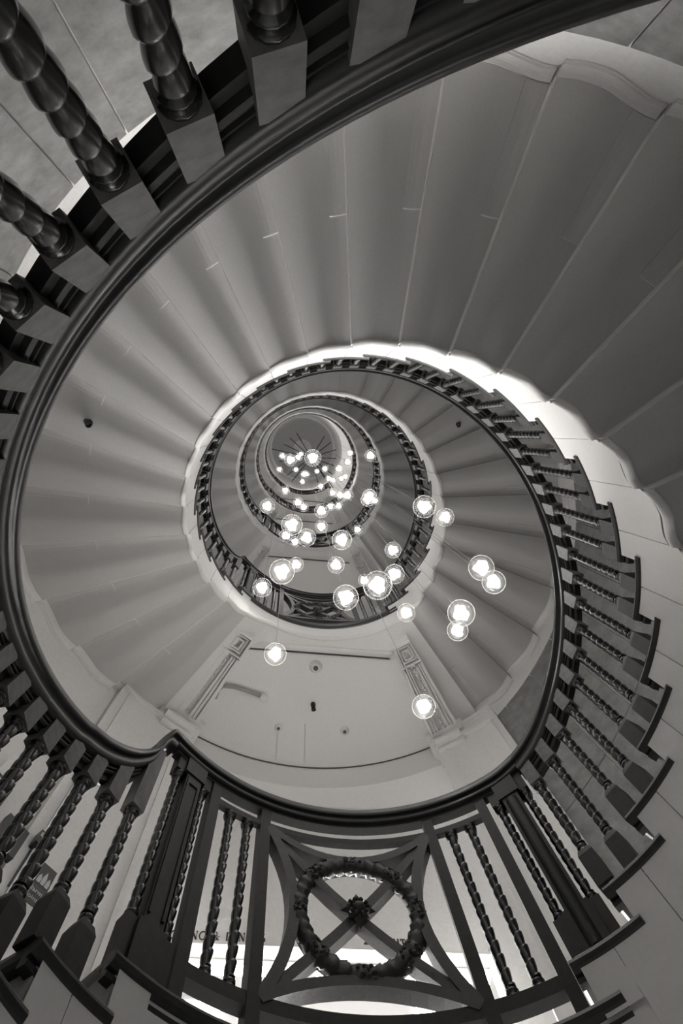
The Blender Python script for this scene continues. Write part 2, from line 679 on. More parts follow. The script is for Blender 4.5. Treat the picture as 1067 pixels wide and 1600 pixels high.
RAIL_LABEL = {
    1: 'nearest balustrade, its thick dark handrail sweeping across the upper left of the photo',
    2: 'dark balustrade with a row of twisted balusters climbing on the right of the photo',
    3: 'dark balustrade spiralling around the middle globes with small slanting balusters',
    4: 'thin dark balustrade ringing the cluster of small globes high up',
    5: 'smallest dark balustrade at the top, framing the round ceiling',
}
for k in range(1, 6):
    bal = thing('stair_balustrade', RAIL_LABEL[k], 'balustrade', (0, 0, (k - 2) * H * S), 'balustrades of the spiral stair')
    link('handrail', flight_rail, bal)
    link('under_rail', flight_under, bal)
    near = 1 if k <= 2 else 0
    for j in range(9 if k == 1 else 1, 25):
        for ab in 'AB':
            th = T0 + DN - D * j - 1.1 - (D / 2 if ab == 'B' else 0)
            zr = rail_z(th) if th > -206 else (49.1 - th) * RISE / D + 0.022
            L = LA if ab == 'A' else LB
            x, y, z = P(RBF, th, zr - TB)
            b = link('baluster', sh[(ab, near)], bal, (x, y, z), th * RAD)
            tb_ = link('top_block', mtb, b)
            if th < -206:
                tb_.scale = (1, 1, 1.0 + (rail_z(th) - zr + 0.02) / 0.140)
            link('bottom_block', mbb, b, (0, 0, -L * S))

# ------------------------------------------------------------------ landing balustrades
def cyl(a, z, r=RBAL):
    """a: degrees about the panel axis"""
    return P(r, AX + a, z)


def ribbon(m, pts, width, r0, r1):
    """flat bar along points (a in arc radii, z) bent on the balustrade's cylinder"""
    secs = []
    n = len(pts)
    k = 1 / (RBAL * RAD)
    for i in range(n):
        x0, y0 = pts[max(0, i - 1)]
        x1, y1 = pts[min(n - 1, i + 1)]
        l = math.hypot(x1 - x0, y1 - y0)
        nx, ny = -(y1 - y0) / l * width / 2, (x1 - x0) / l * width / 2
        x, y = pts[i]
        secs.append([P(r0, AX - (x - nx) * k, y - ny), P(r0, AX - (x + nx) * k, y + ny), P(r1, AX - (x + nx) * k, y + ny), P(r1, AX - (x - nx) * k, y - ny)])
    m.sweep(secs)


K2 = RBAL * RAD
lb = thing('landing_balustrade', 'nearest landing balustrade with a dark wreath panel at the bottom of the photo', 'balustrade', (0, 0, 0), 'landing balustrades')
link('handrail', land_rail, lb)
link('under_rail', land_under, lb)
PLX, PRX = 19.2 * K2, -18.6 * K2      # the posts beside the wreath panel (a to the left is positive degrees)


def post(th, w=0.021, z0=FL, z1=-0.06, d=0.024):
    m = MB()
    h = w / (RBAL * RAD)
    m.sweep([[P(RBAL - d, th - h, z), P(RBAL - d, th + h, z), P(RBAL + d, th + h, z), P(RBAL + d, th - h, z)] for z in (z0, z1)])
    return m.build('post', M['wood2'], lb)


for th in (127.3, 114.7, 76.9, 63.8):
    post(th)
# bars between the posts
for nm, z0, z1 in (('top_bar', -0.190, -0.158), ('bottom_bar', -1.026, -0.978)):
    m = MB()
    dd = 0.012 if nm == 'top_bar' else 0.021
    m.sweep([[P(RBAL - 0.021, t, z0), P(RBAL - 0.021, t, z1), P(RBAL - 0.021 + 2 * dd, t, z1), P(RBAL - 0.021 + 2 * dd, t, z0)] for t in frange(127.3, 63.8, 1.5)])
    m.build(nm, M['wood2'], lb)
for th in (122.7, 118.5, 72.6, 68.2):
    me = sh.get(('P', 1))
    if me is None:
        me = shaft(0.978 - 0.190, 0.0175, 0.055)
        me.materials.append(M['shaft'])
        sh[('P', 1)] = me
    x, y, z = P(RBAL, th, -0.190)
    link('baluster', me, lb, (x, y, z), th * RAD)
# wreath panel
XA, XB = -(114.7 - AX) * K2 + 0.018, (AX - 76.9) * K2 - 0.018
ZA, ZB = -0.182, -0.985
CX, CZ = 0.0, -0.568
RWX, RWZ = 0.207, 0.262
pn = MB()
def arc_side(p0, p1, mid):
    out = []
    for i in range(15):
        t = i / 14
        b = 4 * t * (1 - t)
        out.append((p0[0] + (p1[0] - p0[0]) * t + mid[0] * b, p0[1] + (p1[1] - p0[1]) * t + mid[1] * b))
    return out
for p0, p1, mid in (((XA, ZA), (XA, ZB), (0.105, 0)), ((XB, ZA), (XB, ZB), (-0.105, 0)), ((XA, ZA), (XB, ZA), (0, -0.115)), ((XA, ZB), (XB, ZB), (0, 0.125))):
    m = MB()
    ribbon(m, arc_side(p0, p1, mid), 0.038, RBAL - 0.024, RBAL + 0.028)
    m.build('curved_bar', M['bronze'], lb)
for p0, p1 in (((XA, ZA), (XB, ZB)), ((XB, ZA), (XA, ZB))):
    m = MB()
    ribbon(m, [(p0[0] + (p1[0] - p0[0]) * i / 8, p0[1] + (p1[1] - p0[1]) * i / 8) for i in range(9)], 0.036, RBAL - 0.018, RBAL + 0.028)
    m.build('diagonal_bar', M['bronze'], lb)


def wpt(ang, rr, dr=0.0, scale=1.0):
    x = CX + RWX * scale * math.cos(ang)
    z = CZ + RWZ * scale * math.sin(ang)
    return P(RBAL - 0.030 + dr, AX - x / K2, z)


m = MB()
secs = []
for i in range(160):
    a = 2 * math.pi * i / 160
    row = []
    q8 = (a - math.pi / 2) / (math.pi / 4)
    rib = 1 if int(math.floor(q8)) % 2 == 0 else -1
    for q in range(12):
        b = 2 * math.pi * q / 12
        leaf = ((a * 32 / (2 * math.pi) + rib * 0.9 * abs(math.cos(b / 1.0))) % 1.0)
        rr_ = 0.033 * (0.70 + 0.40 * leaf)
        row.append(wpt(a, 0, 0.026 + rr_ * 0.85 * math.cos(b), 1 + rr_ / RWX * math.sin(b) * 0.95))
    secs.append(row)
m.sweep(secs, True, False, True)
wr = m.build('wreath', M['bronze'], lb)
for q in range(8):
    a0 = 2 * math.pi * (q + 0.0) / 8 + math.pi / 2
    m = MB()
    rnd = random.Random(q)
    for i in range(22):
        a = a0 + rnd.uniform(-0.15, 0.15)
        ph = rnd.uniform(-1.3, 1.3)
        m.sphere(wpt(a, 0, 0.026 - 0.025 * math.cos(ph), 1 + 0.027 * math.sin(ph) / RWX), 0.0075 * S, 6, 4)
    m.build('berry_cluster', M['bronze'], wr)
# back ring that carries the wreath
m = MB()
ribbon(m, [(CX + RWX * 1.0 * math.cos(2 * math.pi * i / 48), CZ + RWZ * math.sin(2 * math.pi * i / 48)) for i in range(49)], 0.040, RBAL + 0.0, RBAL + 0.024)
m.build('wreath_ring', M['bronze'], lb)
# leafy boss at the crossing
m = MB()
c = Vector(P(RBAL - 0.030, AX, CZ))
up = Vector((-NX, -NY, 0))
tv = Vector((TX, TY, 0))
zv = Vector((0, 0, 1))
m.sphere(c, 0.026 * S, 10, 6)
for i in range(8):
    a = 2 * math.pi * i / 8 + math.pi / 2
    ln = 0.085 if i % 4 == 0 else (0.062 if i % 2 == 0 else 0.050)
    d = tv * math.cos(a) + zv * math.sin(a)
    sd = (tv * -math.sin(a) + zv * math.cos(a)) * 0.020 * S
    b0, b1 = c - up * 0.004, c + d * ln * S - up * 0.008
    mid = c + d * ln * 0.5 * S + up * 0.016
    m.add([b0, mid + sd - up * 0.02, b1, mid - sd - up * 0.02, mid], ((0, 1, 4), (1, 2, 4), (2, 3, 4), (3, 0, 4), (0, 3, 2, 1)))
for i in range(10):
    a = 2 * math.pi * i / 10
    m.sphere(c + (tv * math.cos(a) + zv * math.sin(a)) * 0.034 * S + up * 0.012, 0.009 * S, 6, 4)
m.build('boss', M['bronze'], lb)


# newels: panelled pier flanked by thin twisted columns
def newel(thc, zfoot, zc, spread, rounded):
    x, y, z = P(RBAL, thc, 0)
    nw = link('newel', None, lb, (x, y, 0), thc * RAD)
    b = MB()
    NB = 0.17
    w = 0.048 * S
    d = 0.036 * S
    zt, zfo = -0.055 * S, zfoot * S
    b.box((-d, -w, zfo), (d, w, zfo + NB * S))
    b.box((-d, -w, -0.165 * S), (d, w, zt))
    b.box((-d * 0.85, -w * 0.72, zfo + NB * S), (d * 0.85, w * 0.72, -0.165 * S))
    o = b.build('pier', M['wood2'], nw)
    b = MB()
    if rounded:
        rows = []
        for zz in (zfo, -0.2 * S):
            rows.append([(-d * 0.8 - 0.022 * S * math.sin(math.pi * q / 10), w * 0.5 * math.cos(math.pi * q / 10), zz) for q in range(11)])
        b.grid(rows, True)
        b.add(rows[1], (tuple(range(11)),))
        b.build('pier_panel', M['wood2'], nw)
    else:
        fx = -d * 0.85
        for lo, hi in (((fx - 0.006, -w * 0.60, zfo + (NB + 0.03) * S), (fx + 0.002, -w * 0.42, -0.19 * S)), ((fx - 0.006, w * 0.42, zfo + (NB + 0.03) * S), (fx + 0.002, w * 0.60, -0.19 * S)),
                       ((fx - 0.006, -w * 0.42, -0.23 * S), (fx + 0.002, w * 0.42, -0.19 * S))):
            b.box(lo, hi)
        b.build('pier_panel', M['wood2'], nw)
    for sg in (-1, 1):
        L = -0.165 - zfoot - NB
        me = shaft(L, 0.0170, 0.052)
        me.materials.append(M['shaft'])
        link('twisted_column', me, nw, (0, sg * (w + 0.012 * S), -0.165 * S))
        c = MB()
        e = 0.024 * S
        y0 = sg * (w + 0.012 * S)
        c.box((-e, y0 - e, zfo), (e, y0 + e, zfo + NB * S))
        c.build('column_block', M['wood2'], nw)
        c = MB()
        c.box((-e, y0 - e, -0.165 * S), (e, y0 + e, zt))
        c.build('column_block', M['wood2'], nw)


newel(133.6, FL, 0, 0, False)
newel(57.0, ZT, 0, 0, True)
# dark nosing along the landing's edge
nm_ = tread_mesh(139.0, 57.5, FL, False)
nm_.materials.append(M['tread'])
link('landing_nosing', nm_, lb)

LAND_LABEL = {2: 'landing balustrade with a wreath panel seen from below behind the larger globes',
              3: 'small landing balustrade in the middle of the spiral, behind the globe cluster',
              4: 'tiny landing balustrade, fourth one up, dark behind the small globes',
              5: 'topmost landing balustrade under the round ceiling'}
for k in range(2, 6):
    c = copy_tree(lb)
    c.location = (0, 0, (k - 1) * H * S)
    c['label'] = LAND_LABEL[k]

# ------------------------------------------------------------------ landings: slab, edge, beams, piers, back wall
ZC = 2.62 / S - H              # ceiling under a landing, relative to that landing's rail
ZS = -1.478                    # soffit of the landing's front edge
BW = 2.40 / S                  # distance of the back wall


def edge_bottom(t):
    if t > 118:
        u = min(1, (t - 118) / 13.6)
        return ZS - 0.150 * u * u * (3 - 2 * u) if u < 1 else ZS - 0.150
    return ZS


TH_L, TH_R = 131.58, 54.919
tl = frange(TH_L, TH_R, 1.5)
m = MB()
# front edge face, soffit to the ceiling's straight front line, floor above
def chord(t):
    """radius of the straight line behind the front edge"""
    return max(1.075 / max(0.3, math.cos((t - AX) * RAD)), RS + 0.03)
m.grid([[P(RS - 0.002, t, edge_bottom(t)) for t in tl], [P(RS - 0.002, t, FL - 0.04) for t in tl]], True)
m.grid([[P(RS - 0.002, t, edge_bottom(t)) for t in tl], [P(min(chord(t), 1.22), t, edge_bottom(t)) for t in tl]], False)
m.grid([[P(min(chord(t), 1.22), t, edge_bottom(t)) for t in tl], [P(min(chord(t), 1.22), t, ZC) for t in tl]], False)
m.quad(P(RS, TH_L, edge_bottom(TH_L)), P(wall_r(TH_L), TH_L, edge_bottom(TH_L)), P(wall_r(TH_L), TH_L, FL), P(RS, TH_L, FL))
m.quad(P(RS, TH_R, ZS), P(wall_r(TH_R), TH_R, ZS), P(wall_r(TH_R), TH_R, FL), P(RS, TH_R, FL))
# side soffits beyond the beams
for a, b in ((TH_L, 127), (63.5, TH_R)):
    q = frange(a, b, 1.2)
    m.grid([[P(1.15, t, edge_bottom(t) - 0.0) for t in q], [P(wall_r(t) + 0.02, t, edge_bottom(t)) for t in q]], False)
me_edge = m.mesh('landing_edge')
me_edge.materials.append(M['white'])
m = MB()
m.sweep([string_roll(t, edge_bottom(t) - 0.004, RS - 0.004) for t in tl], True)
me_roll = m.mesh('edge_moulding')
me_roll.materials.append(M['white'])
m = MB()
tf = frange(138.6, 55, 2)
m.grid([[P(RS, t, FL) for t in tf], [P(2.75, t, FL) for t in tf]], False)
me_floor = m.mesh('floor_landing')
me_floor.materials.append(M['floor'])
m = MB()
tc_ = frange(131, 60, 1.5)
m.grid([[P(1.0, t, ZC) for t in tc_], [P(2.02, t, ZC) for t in tc_], [P(2.05, t, ZC - 0.006) for t in tc_], [P(2.075, t, ZC - 0.03) for t in tc_], [P(2.082, t, ZC - 0.06) for t in tc_],
        [P(2.085, t, ZC - 0.30) for t in tc_]], True)
m.grid([[P(2.085, t, ZC - 0.30) for t in tc_], [P(2.75, t, ZC - 0.30) for t in tc_]], False)
m.grid([[P(2.75, t, ZC - 0.30) for t in tc_], [P(2.75, t, ZC + 0.05) for t in tc_]], False)
me_ceil = m.mesh('ceiling_landing')
me_ceil.materials.append(M['ceil'])
# raised straight moulding along the front line of the ceiling
m = MB()
for (n0, n1, z0, z1) in ((1.060, 1.085, ZC - 0.060, ZC - 0.034), (1.085, 1.12, ZC - 0.022, ZC + 0.005), (1.14, 1.155, ZC - 0.012, ZC + 0.005)):
    m.sweep([[BP(t, n0, z0), BP(t, n1, z0), BP(t, n1, z1), BP(t, n0, z1)] for t in (-0.56, 0.56)])
me_cm = m.mesh('ceiling_moulding')
me_cm.materials.append(M['white'])
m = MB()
m.sweep([[BP(t, 1.121, ZC - 0.004), BP(t, 1.139, ZC - 0.004), BP(t, 1.139, ZC + 0.004), BP(t, 1.121, ZC + 0.004)] for t in (-0.55, 0.55)])  # dark strip painting in the shade behind the moulding
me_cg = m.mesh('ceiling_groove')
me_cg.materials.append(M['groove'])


def beam_meshes(ta, tb):
    """radial beam from the well to the wall; ta > tb in degrees"""
    zb, zt = ZC - 0.145, ZC + 0.02
    def A(f):
        return ta + (tb - ta) * f
    def strip(m, f0, f1, r0, r1, z0, z1):
        m.sweep([[P(r, A(f0), z0), P(r, A(f1), z0), P(r, A(f1), z1), P(r, A(f0), z1)] for r in (r0, r1)])
    body = MB()
    strip(body, 0, 1, 1.12, 2.0, zb, zt)
    strip(body, -0.06, 1.06, 1.12, 2.0, zt - 0.05, zt)
    out = [('beam', body, None)]
    rid = MB()
    for f0, f1, d in ((0.02, 0.09, 0.045), (0.13, 0.21, 0.028), (0.25, 0.31, 0.042), (0.36, 0.39, 0.016), (0.64, 0.71, 0.036), (0.76, 0.83, 0.022), (0.87, 0.98, 0.034)):
        strip(rid, f0, f1, 1.33, 1.97, zb - d, zb + 0.002)
    out.append(('ridges', rid, 'beam'))
    bd = MB()
    n = 26
    for i in range(n):
        r = 1.36 + 0.58 * i / (n - 1)
        bd.sphere(P(r, A(0.515), zb - 0.008), 0.0125 * S, 8, 5, (1, 1, 1.5))
    out.append(('bead_row', bd, 'beam'))
    fr = MB()
    for e, d in ((0.0, 0.055), (0.14, 0.030), (0.28, 0.045)):
        rin, rout = 1.13 + e * 0.17, 1.31 - e * 0.17
        f0, f1 = 0.02 + e, 0.98 - e
        wf = 0.06
        strip(fr, f0, f0 + wf, rin, rout, zb - d, zb + 0.002)
        strip(fr, f1 - wf, f1, rin, rout, zb - d, zb + 0.002)
        strip(fr, f0 + wf, f1 - wf, rin, rin + 0.011, zb - d, zb + 0.002)
        strip(fr, f0 + wf, f1 - wf, rout - 0.011, rout, zb - d, zb + 0.002)
    out.append(('square_panel', fr, 'beam'))
    # console with a scroll at the wall end
    cs = MB()
    zz = zb - 0.03
    strip(cs, -0.10, 1.10, 1.93, 2.10, zz - 0.045, zz + 0.05)
    strip(cs, -0.16, 1.16, 1.90, 2.10, zz - 0.005, zz + 0.035)
    strip(cs, -0.04, 1.04, 1.96, 2.10, zz - 0.16, zz - 0.04)
    for rr, zc, rad in ((1.945, zz - 0.085, 0.045), (1.965, zz - 0.165, 0.030)):
        secs = []
        for f in (0.05, 0.95):
            secs.append([P(rr + rad * math.cos(2 * math.pi * q / 16), A(f), zc + rad * math.sin(2 * math.pi * q / 16)) for q in range(16)])
        cs.sweep(secs, True)
    out.append(('console', cs, 'beam'))
    pr = []
    for nm, mm, par in out:
        me = mm.mesh(nm)
        me.materials.append(M['white'])
        pr.append((nm, me, par))
    return pr


beamL = beam_meshes(131.2, 122.9)
beamR = beam_meshes(66.9, 59.9)


def pier_mesh(ta, tb, outside):
    m = MB()
    q = frange(ta, tb, 1.0)
    z0, z1 = -H + FL, ZC - 0.15
    secs = [[P(wall_r(t) - 0.045, t, z0), P(wall_r(t) - 0.045, t, z1), P(wall_r(t) + 0.25, t, z1), P(wall_r(t) + 0.25, t, z0)] for t in q]
    m.sweep(secs)
    # upright mouldings on its face and a cap
    for f0, f1, d in ((0.10, 0.16, 0.016), (0.84, 0.90, 0.016)):
        a0, a1 = ta + (tb - ta) * f0, ta + (tb - ta) * f1
        m.sweep([[P(wall_r(t) - 0.045 - d, t, z0), P(wall_r(t) - 0.045 - d, t, z1 - 0.12), P(wall_r(t) - 0.03, t, z1 - 0.12), P(wall_r(t) - 0.03, t, z0)] for t in (a0, a1)])
    for za, zb_, d in ((z1 - 0.16, z1 - 0.12, 0.030), (z1 - 0.04, z1, 0.045), (z1 - 0.12, z1 - 0.04, 0.012)):
        m.sweep([[P(wall_r(t) - 0.045 - d, t, za), P(wall_r(t) - 0.045 - d, t, zb_), P(wall_r(t) - 0.03, t, zb_), P(wall_r(t) - 0.03, t, za)] for t in q])
    me = m.mesh('wall_pier')
    me.materials.append(M['wall'])
    return me


pierL = pier_mesh(141.2, 122.9, 0)
pierR = pier_mesh(66.9, 51.6, 0)

# back wall with its doorway: built per storey
DX0, DX1, DZ = -0.98, 1.0, 0.705      # doorway along the wall, and its head above the rail of the landing below
def back_wall():
    m = MB()
    z0, z1 = FL, ZC - 0.28 + H
    th = 0.075
    for t0, t1, a, b in ((-1.75, DX0, z0, z1), (DX1, 1.75, z0, z1), (DX0, DX1, DZ, z1)):
        m.sweep([[BP(t, BW, a), BP(t, BW + th, a), BP(t, BW + th, b), BP(t, BW, b)] for t in (t0, t1)])
    me = m.mesh('wall_back')
    me.materials.append(M['wall'])
    return me
me_back = back_wall()
m = MB()
for t0, t1, a, b in ((DX0 - 0.05, DX0, FL, DZ + 0.05), (DX1, DX1 + 0.05, FL, DZ + 0.05), (DX0, DX1, DZ, DZ + 0.012)):
    m.sweep([[BP(t, BW - 0.015, a), BP(t, BW + 0.002, a), BP(t, BW + 0.002, b), BP(t, BW - 0.015, b)] for t in (t0, t1)])
m.sweep([[BP(t, BW + 0.07, DZ - 0.008), BP(t, BW + 0.10, DZ - 0.008), BP(t, BW + 0.10, DZ + 0.02), BP(t, BW + 0.07, DZ + 0.02)] for t in (DX0, DX1)])
me_frame = m.mesh('door_frame')
me_frame.materials.append(M['white'])
m = MB()
ZSH = 1.30
m.quad(BP(-3.2, BW + 0.075, ZSH), BP(3.2, BW + 0.075, ZSH), BP(3.2, BW + 4.0, ZSH), BP(-3.2, BW + 4.0, ZSH))
m.quad(BP(-3.2, BW + 4.0, FL), BP(3.2, BW + 4.0, FL), BP(3.2, BW + 4.0, ZSH), BP(-3.2, BW + 4.0, ZSH))
for sx in (-3.2, 3.2):
    m.quad(BP(sx, BW + 0.075, FL), BP(sx, BW + 4.0, FL), BP(sx, BW + 4.0, ZSH), BP(sx, BW + 0.075, ZSH))
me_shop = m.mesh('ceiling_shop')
me_shop.materials.append(M['shopceil'])
m = MB()
m.sweep([[BP(t, BW + 3.94, FL + 0.35), BP(t, BW + 3.98, FL + 0.35), BP(t, BW + 3.98, ZSH - 0.15), BP(t, BW + 3.94, ZSH - 0.15)] for t in (-2.2, 2.2)])
me_panel = m.mesh('window_pane')  # unseen glowing panel, added to throw light through the doorway
me_panel.materials.append(M['daylight'])
me_panel2 = me_panel.copy()
me_panel2.materials[0] = M['daylight2']
m = MB()
for t in (-2.2, -1.1, 0.0, 1.1, 2.2):
    m.sweep([[BP(t - 0.03, BW + 3.90, z), BP(t + 0.03, BW + 3.90, z), BP(t + 0.03, BW + 3.99, z), BP(t - 0.03, BW + 3.99, z)] for z in (FL + 0.35, ZSH - 0.15)])
me_panelbars = m.mesh('window_frame')  # bars made up to go with the added panel
me_panelbars.materials.append(M['white'])
m = MB()
m.quad(BP(-3.2, BW, FL - 0.002), BP(3.2, BW, FL - 0.002), BP(3.2, BW + 4.0, FL - 0.002), BP(-3.2, BW + 4.0, FL - 0.002))
me_shopfloor = m.mesh('floor_shop')
me_shopfloor.materials.append(M['floor'])


def struct(name, me, z, label=None):
    o = link(name, me, None, (0, 0, z))
    o['kind'] = 'structure'
    if label:
        o['label'] = label
    return o


for k in range(1, 6):
    zk = (k - 1) * H * S
    e = struct('trim_landing', me_edge, zk, 'white curved front edge of landing %s' % ('one two three four five'.split()[k - 1]))
    link('edge_moulding', me_roll, e)
    link('ceiling_moulding', me_cm, e)
    link('ceiling_groove', me_cg, e)
    struct('floor_landing', me_floor, zk, 'stone floor of a stair landing')
    if k > 0:
        struct('ceiling_landing', me_ceil, zk, 'plastered ceiling under the landing')
        for bm_ in (beamL, beamR):
            bo = struct('trim_beam', bm_[0][1], zk, 'white plaster beam with beads and a square panel')
            for nm, me, par in bm_[1:]:
                link(nm, me, bo)
    if k < 5:
        struct('wall_pier', pierL, zk + H * S, 'white pier beside the landing')
        struct('wall_pier', pierR, zk + H * S, 'white pier beside the landing')
    wb = struct('wall_back', me_back, zk, 'plain wall at the back of the landing above a doorway')
    if k == 1:
        wall_back_1 = wb
        link('door_frame', me_frame, wb)
    struct('floor_shop', me_shopfloor, zk, 'shop floor beyond the landing')
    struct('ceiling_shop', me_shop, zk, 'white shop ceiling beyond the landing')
    wn = struct('window_%d' % k, me_panel if k == 1 else me_panel2, zk, 'daylit shop window beyond the landing')
    link('window_frame', me_panelbars, wn)

# ground floor
m = MB()
m.add([P(0, 0, -H + FL - 0.02)] + [P(7, 10 * i, -H + FL - 0.02) for i in range(36)], [(0, i + 1, (i + 1) % 36 + 1) for i in range(36)])
struct('floor', m.mesh('floor'), 0, 'pale stone floor at the foot of the stair').data.materials.append(M['floor'])

# ------------------------------------------------------------------ top of the well: ceiling, drum and round ceiling
m = MB()
q = frange(0, 360, 4)
m.grid([[P(1.14, t, 17.5) for t in q], [P(2.6, t, 17.5) for t in q]], False)
m.grid([[P(1.14, t, 17.5) for t in q], [P(1.14, t, 20.2) for t in q], [P(1.10, t, 20.35) for t in q], [P(1.05, t, 20.4) for t in q]], True)
struct('ceiling_drum', m.mesh('ceiling_drum'), 0, 'pale round drum at the top of the well').data.materials.append(M['ceil'])
m = MB()
m.add([P(0, 0, 20.42)] + [P(1.12, 5 * i, 20.42) for i in range(72)], [(0, i + 1, (i + 1) % 72 + 1) for i in range(72)])
dome = struct('ceiling', m.mesh('ceiling'), 0, 'round grey ceiling at the top of the well')
dome.data.materials.append(M['dome'])
m = MB()
m.lathe([(0.01, 20.41 * S), (0.10 * S, 20.37 * S), (0.28 * S, 20.385 * S), (0.31 * S, 20.40 * S), (0.31 * S, 20.42 * S)], 32)
for i in range(20):
    a = 2 * math.pi * i / 20
    m.sphere((0.19 * S * math.cos(a), 0.19 * S * math.sin(a), 20.38 * S), 0.06 * S, 8, 5, (1.6, 0.45, 0.3), Matrix.Rotation(a, 4, 'Z'))
m.build('ceiling_rose', M['ornament'], dome)
# lamps in the shop ceilings
LW = {'near': 'nearest the doorway', 'far': 'second from the doorway'}
STOREY = ['one', 'two', 'three', 'four', 'five']
for k in range(1, 6):
    for row, n0, n1, ta, tb in (('near', 2.77, 2.91, 0.02, 0.10), ('far', 3.11, 3.27, -0.5, 0.78)):
        for side, t0, t1 in (('sign side', -1.25, ta), ('rising flight side', tb, 1.25)):
            m = MB()
            m.sweep([[BP(t, n0, ZSH - 0.02), BP(t, n1, ZSH - 0.02), BP(t, n1, ZSH + 0.002), BP(t, n0, ZSH + 0.002)] for t in (t0, t1)])
            o = m.build('ceiling_light', M['shoplight'], None, (0, 0, (k - 1) * H * S))
            tag(o, 'bright ceiling panel %s of landing %s, %s' % (LW[row], STOREY[k - 1], side), 'light', 'shop ceiling lights')

# ------------------------------------------------------------------ lettering above the doorway
def serif(m, strokes, x0, z0, h, n):
    """strokes: polylines in a 0..1 box with a stroke weight"""
    for pts, w in strokes:
        P2 = [(x0 + a * h, z0 + b * h) for a, b in pts]
        secs = []
        for i, (x, z) in enumerate(P2):
            xa, za = P2[max(0, i - 1)]
            xb, zb = P2[min(len(P2) - 1, i + 1)]
            l = math.hypot(xb - xa, zb - za) or 1
            nx, nz = -(zb - za) / l * w * h / 2, (xb - xa) / l * w * h / 2
            secs.append([BP(x + nx, n, z + nz), BP(x - nx, n, z - nz), BP(x - nx, n + 0.006, z - nz), BP(x + nx, n + 0.006, z + nz)])
        m.sweep(secs)


def arcpts(cx, cz, rx, rz, a0, a1, n=12):
    return [(cx + rx * math.cos((a0 + (a1 - a0) * i / n) * RAD), cz + rz * math.sin((a0 + (a1 - a0) * i / n) * RAD)) for i in range(n + 1)]


TH_, TN_ = 0.15, 0.06
def sf(x, z, w=0.22):
    return ([(x - w / 2, z), (x + w / 2, z)], 0.05)
GL = {
    'C': ([(arcpts(0.42, 0.5, 0.40, 0.5, 50, 310), 0.11), ([(0.70, 0.98), (0.70, 0.70)], TN_)], 0.80),
    'O': ([(arcpts(0.44, 0.5, 0.42, 0.5, 0, 360, 20), 0.11)], 0.98),
    'K': ([([(0.16, 0), (0.16, 1)], TH_), sf(0.16, 0.02), sf(0.16, 0.98), ([(0.18, 0.45), (0.66, 0.98)], TN_), ([(0.34, 0.60), (0.72, 0.02)], TH_), sf(0.72, 0.02), sf(0.64, 0.98)], 0.88),
    'I': ([([(0.14, 0), (0.14, 1)], TH_), sf(0.14, 0.02), sf(0.14, 0.98)], 0.38),
    'N': ([([(0.16, 0), (0.16, 1)], TN_), ([(0.14, 0.98), (0.72, 0.02)], TH_), ([(0.72, 0), (0.72, 1)], TN_), sf(0.16, 0.02), sf(0.12, 0.98), sf(0.72, 0.98)], 0.94),
    'G': ([(arcpts(0.44, 0.5, 0.42, 0.5, 50, 325), 0.11), ([(0.74, 0.42), (0.74, 0.08)], TH_), sf(0.74, 0.42)], 0.98),
    '&': ([(arcpts(0.36, 0.74, 0.20, 0.24, -60, 240, 14), 0.09), (arcpts(0.34, 0.26, 0.30, 0.26, 100, 350, 14), 0.10), ([(0.22, 0.60), (0.80, 0.02)], 0.12), sf(0.78, 0.45, 0.2)], 1.0),
    'D': ([([(0.16, 0), (0.16, 1)], TH_), (arcpts(0.34, 0.5, 0.50, 0.48, -90, 90, 14), 0.11), ([(0.05, 0.98), (0.36, 0.98)], TN_), ([(0.05, 0.02), (0.36, 0.02)], TN_)], 0.98),
    'L': ([([(0.16, 0), (0.16, 1)], TH_), sf(0.16, 0.98), ([(0.05, 0.02), (0.62, 0.02)], TN_), ([(0.62, 0.0), (0.62, 0.22)], TN_)], 0.74),
    'H': ([([(0.16, 0), (0.16, 1)], TH_), ([(0.70, 0), (0.70, 1)], TH_), ([(0.16, 0.5), (0.70, 0.5)], TN_), sf(0.16, 0.02), sf(0.16, 0.98), sf(0.70, 0.02), sf(0.70, 0.98)], 0.94),
    'T': ([([(0.36, 0), (0.36, 1)], TH_), ([(0.02, 0.98), (0.70, 0.98)], TN_), sf(0.36, 0.02), ([(0.03, 0.98), (0.03, 0.78)], TN_), ([(0.69, 0.98), (0.69, 0.78)], TN_)], 0.80),
    ' ': ([], 0.45),
}


def write(text, x, z, h, n, width):
    tot = sum(GL[c][1] + 0.12 for c in text)
    sx = width / (tot * h)
    m = MB()
    for c in text:
        st, adv = GL[c]
        st2 = [([(a * sx, b) for a, b in pts], w) for pts, w in st]
        serif(m, st2, x, z, h, n)
        x += (adv + 0.12) * h * sx
    return m


LH = 0.060
LZ = 0.748
write('COOKING & DINING', -0.875, LZ, LH, BW - 0.004, 0.62).build('lettering', M['ink'], wall_back_1)
m = write('LIGHTING', 0.362, LZ, LH, BW - 0.004, 0.275)
x0 = 0.284
m.sweep([[BP(x0, n, LZ + 0.012), BP(x0 + 0.046, n, LZ + 0.012), BP(x0 + 0.023, n, LZ + 0.050)] for n in (BW - 0.004, BW + 0.002)])
m.build('lettering', M['ink'], wall_back_1)

# ------------------------------------------------------------------ signs and boxes on the pier
def on_pier(th, z, w, h, d, name, material, label, cat):
    """a box lying on the pier's face: origin at its centre, local x along the wall, y out"""
    r = wall_r(th) - 0.045
    x, y, zz = P(r, th, z)
    b = MB()
    b.box((-w / 2, -d, -h / 2), (w / 2, 0.0, h / 2))
    o = b.build(name, material, None, (x, y, zz))
    o.rotation_euler = (0, 0, (th - 90) * RAD)
    return tag(o, label, cat)


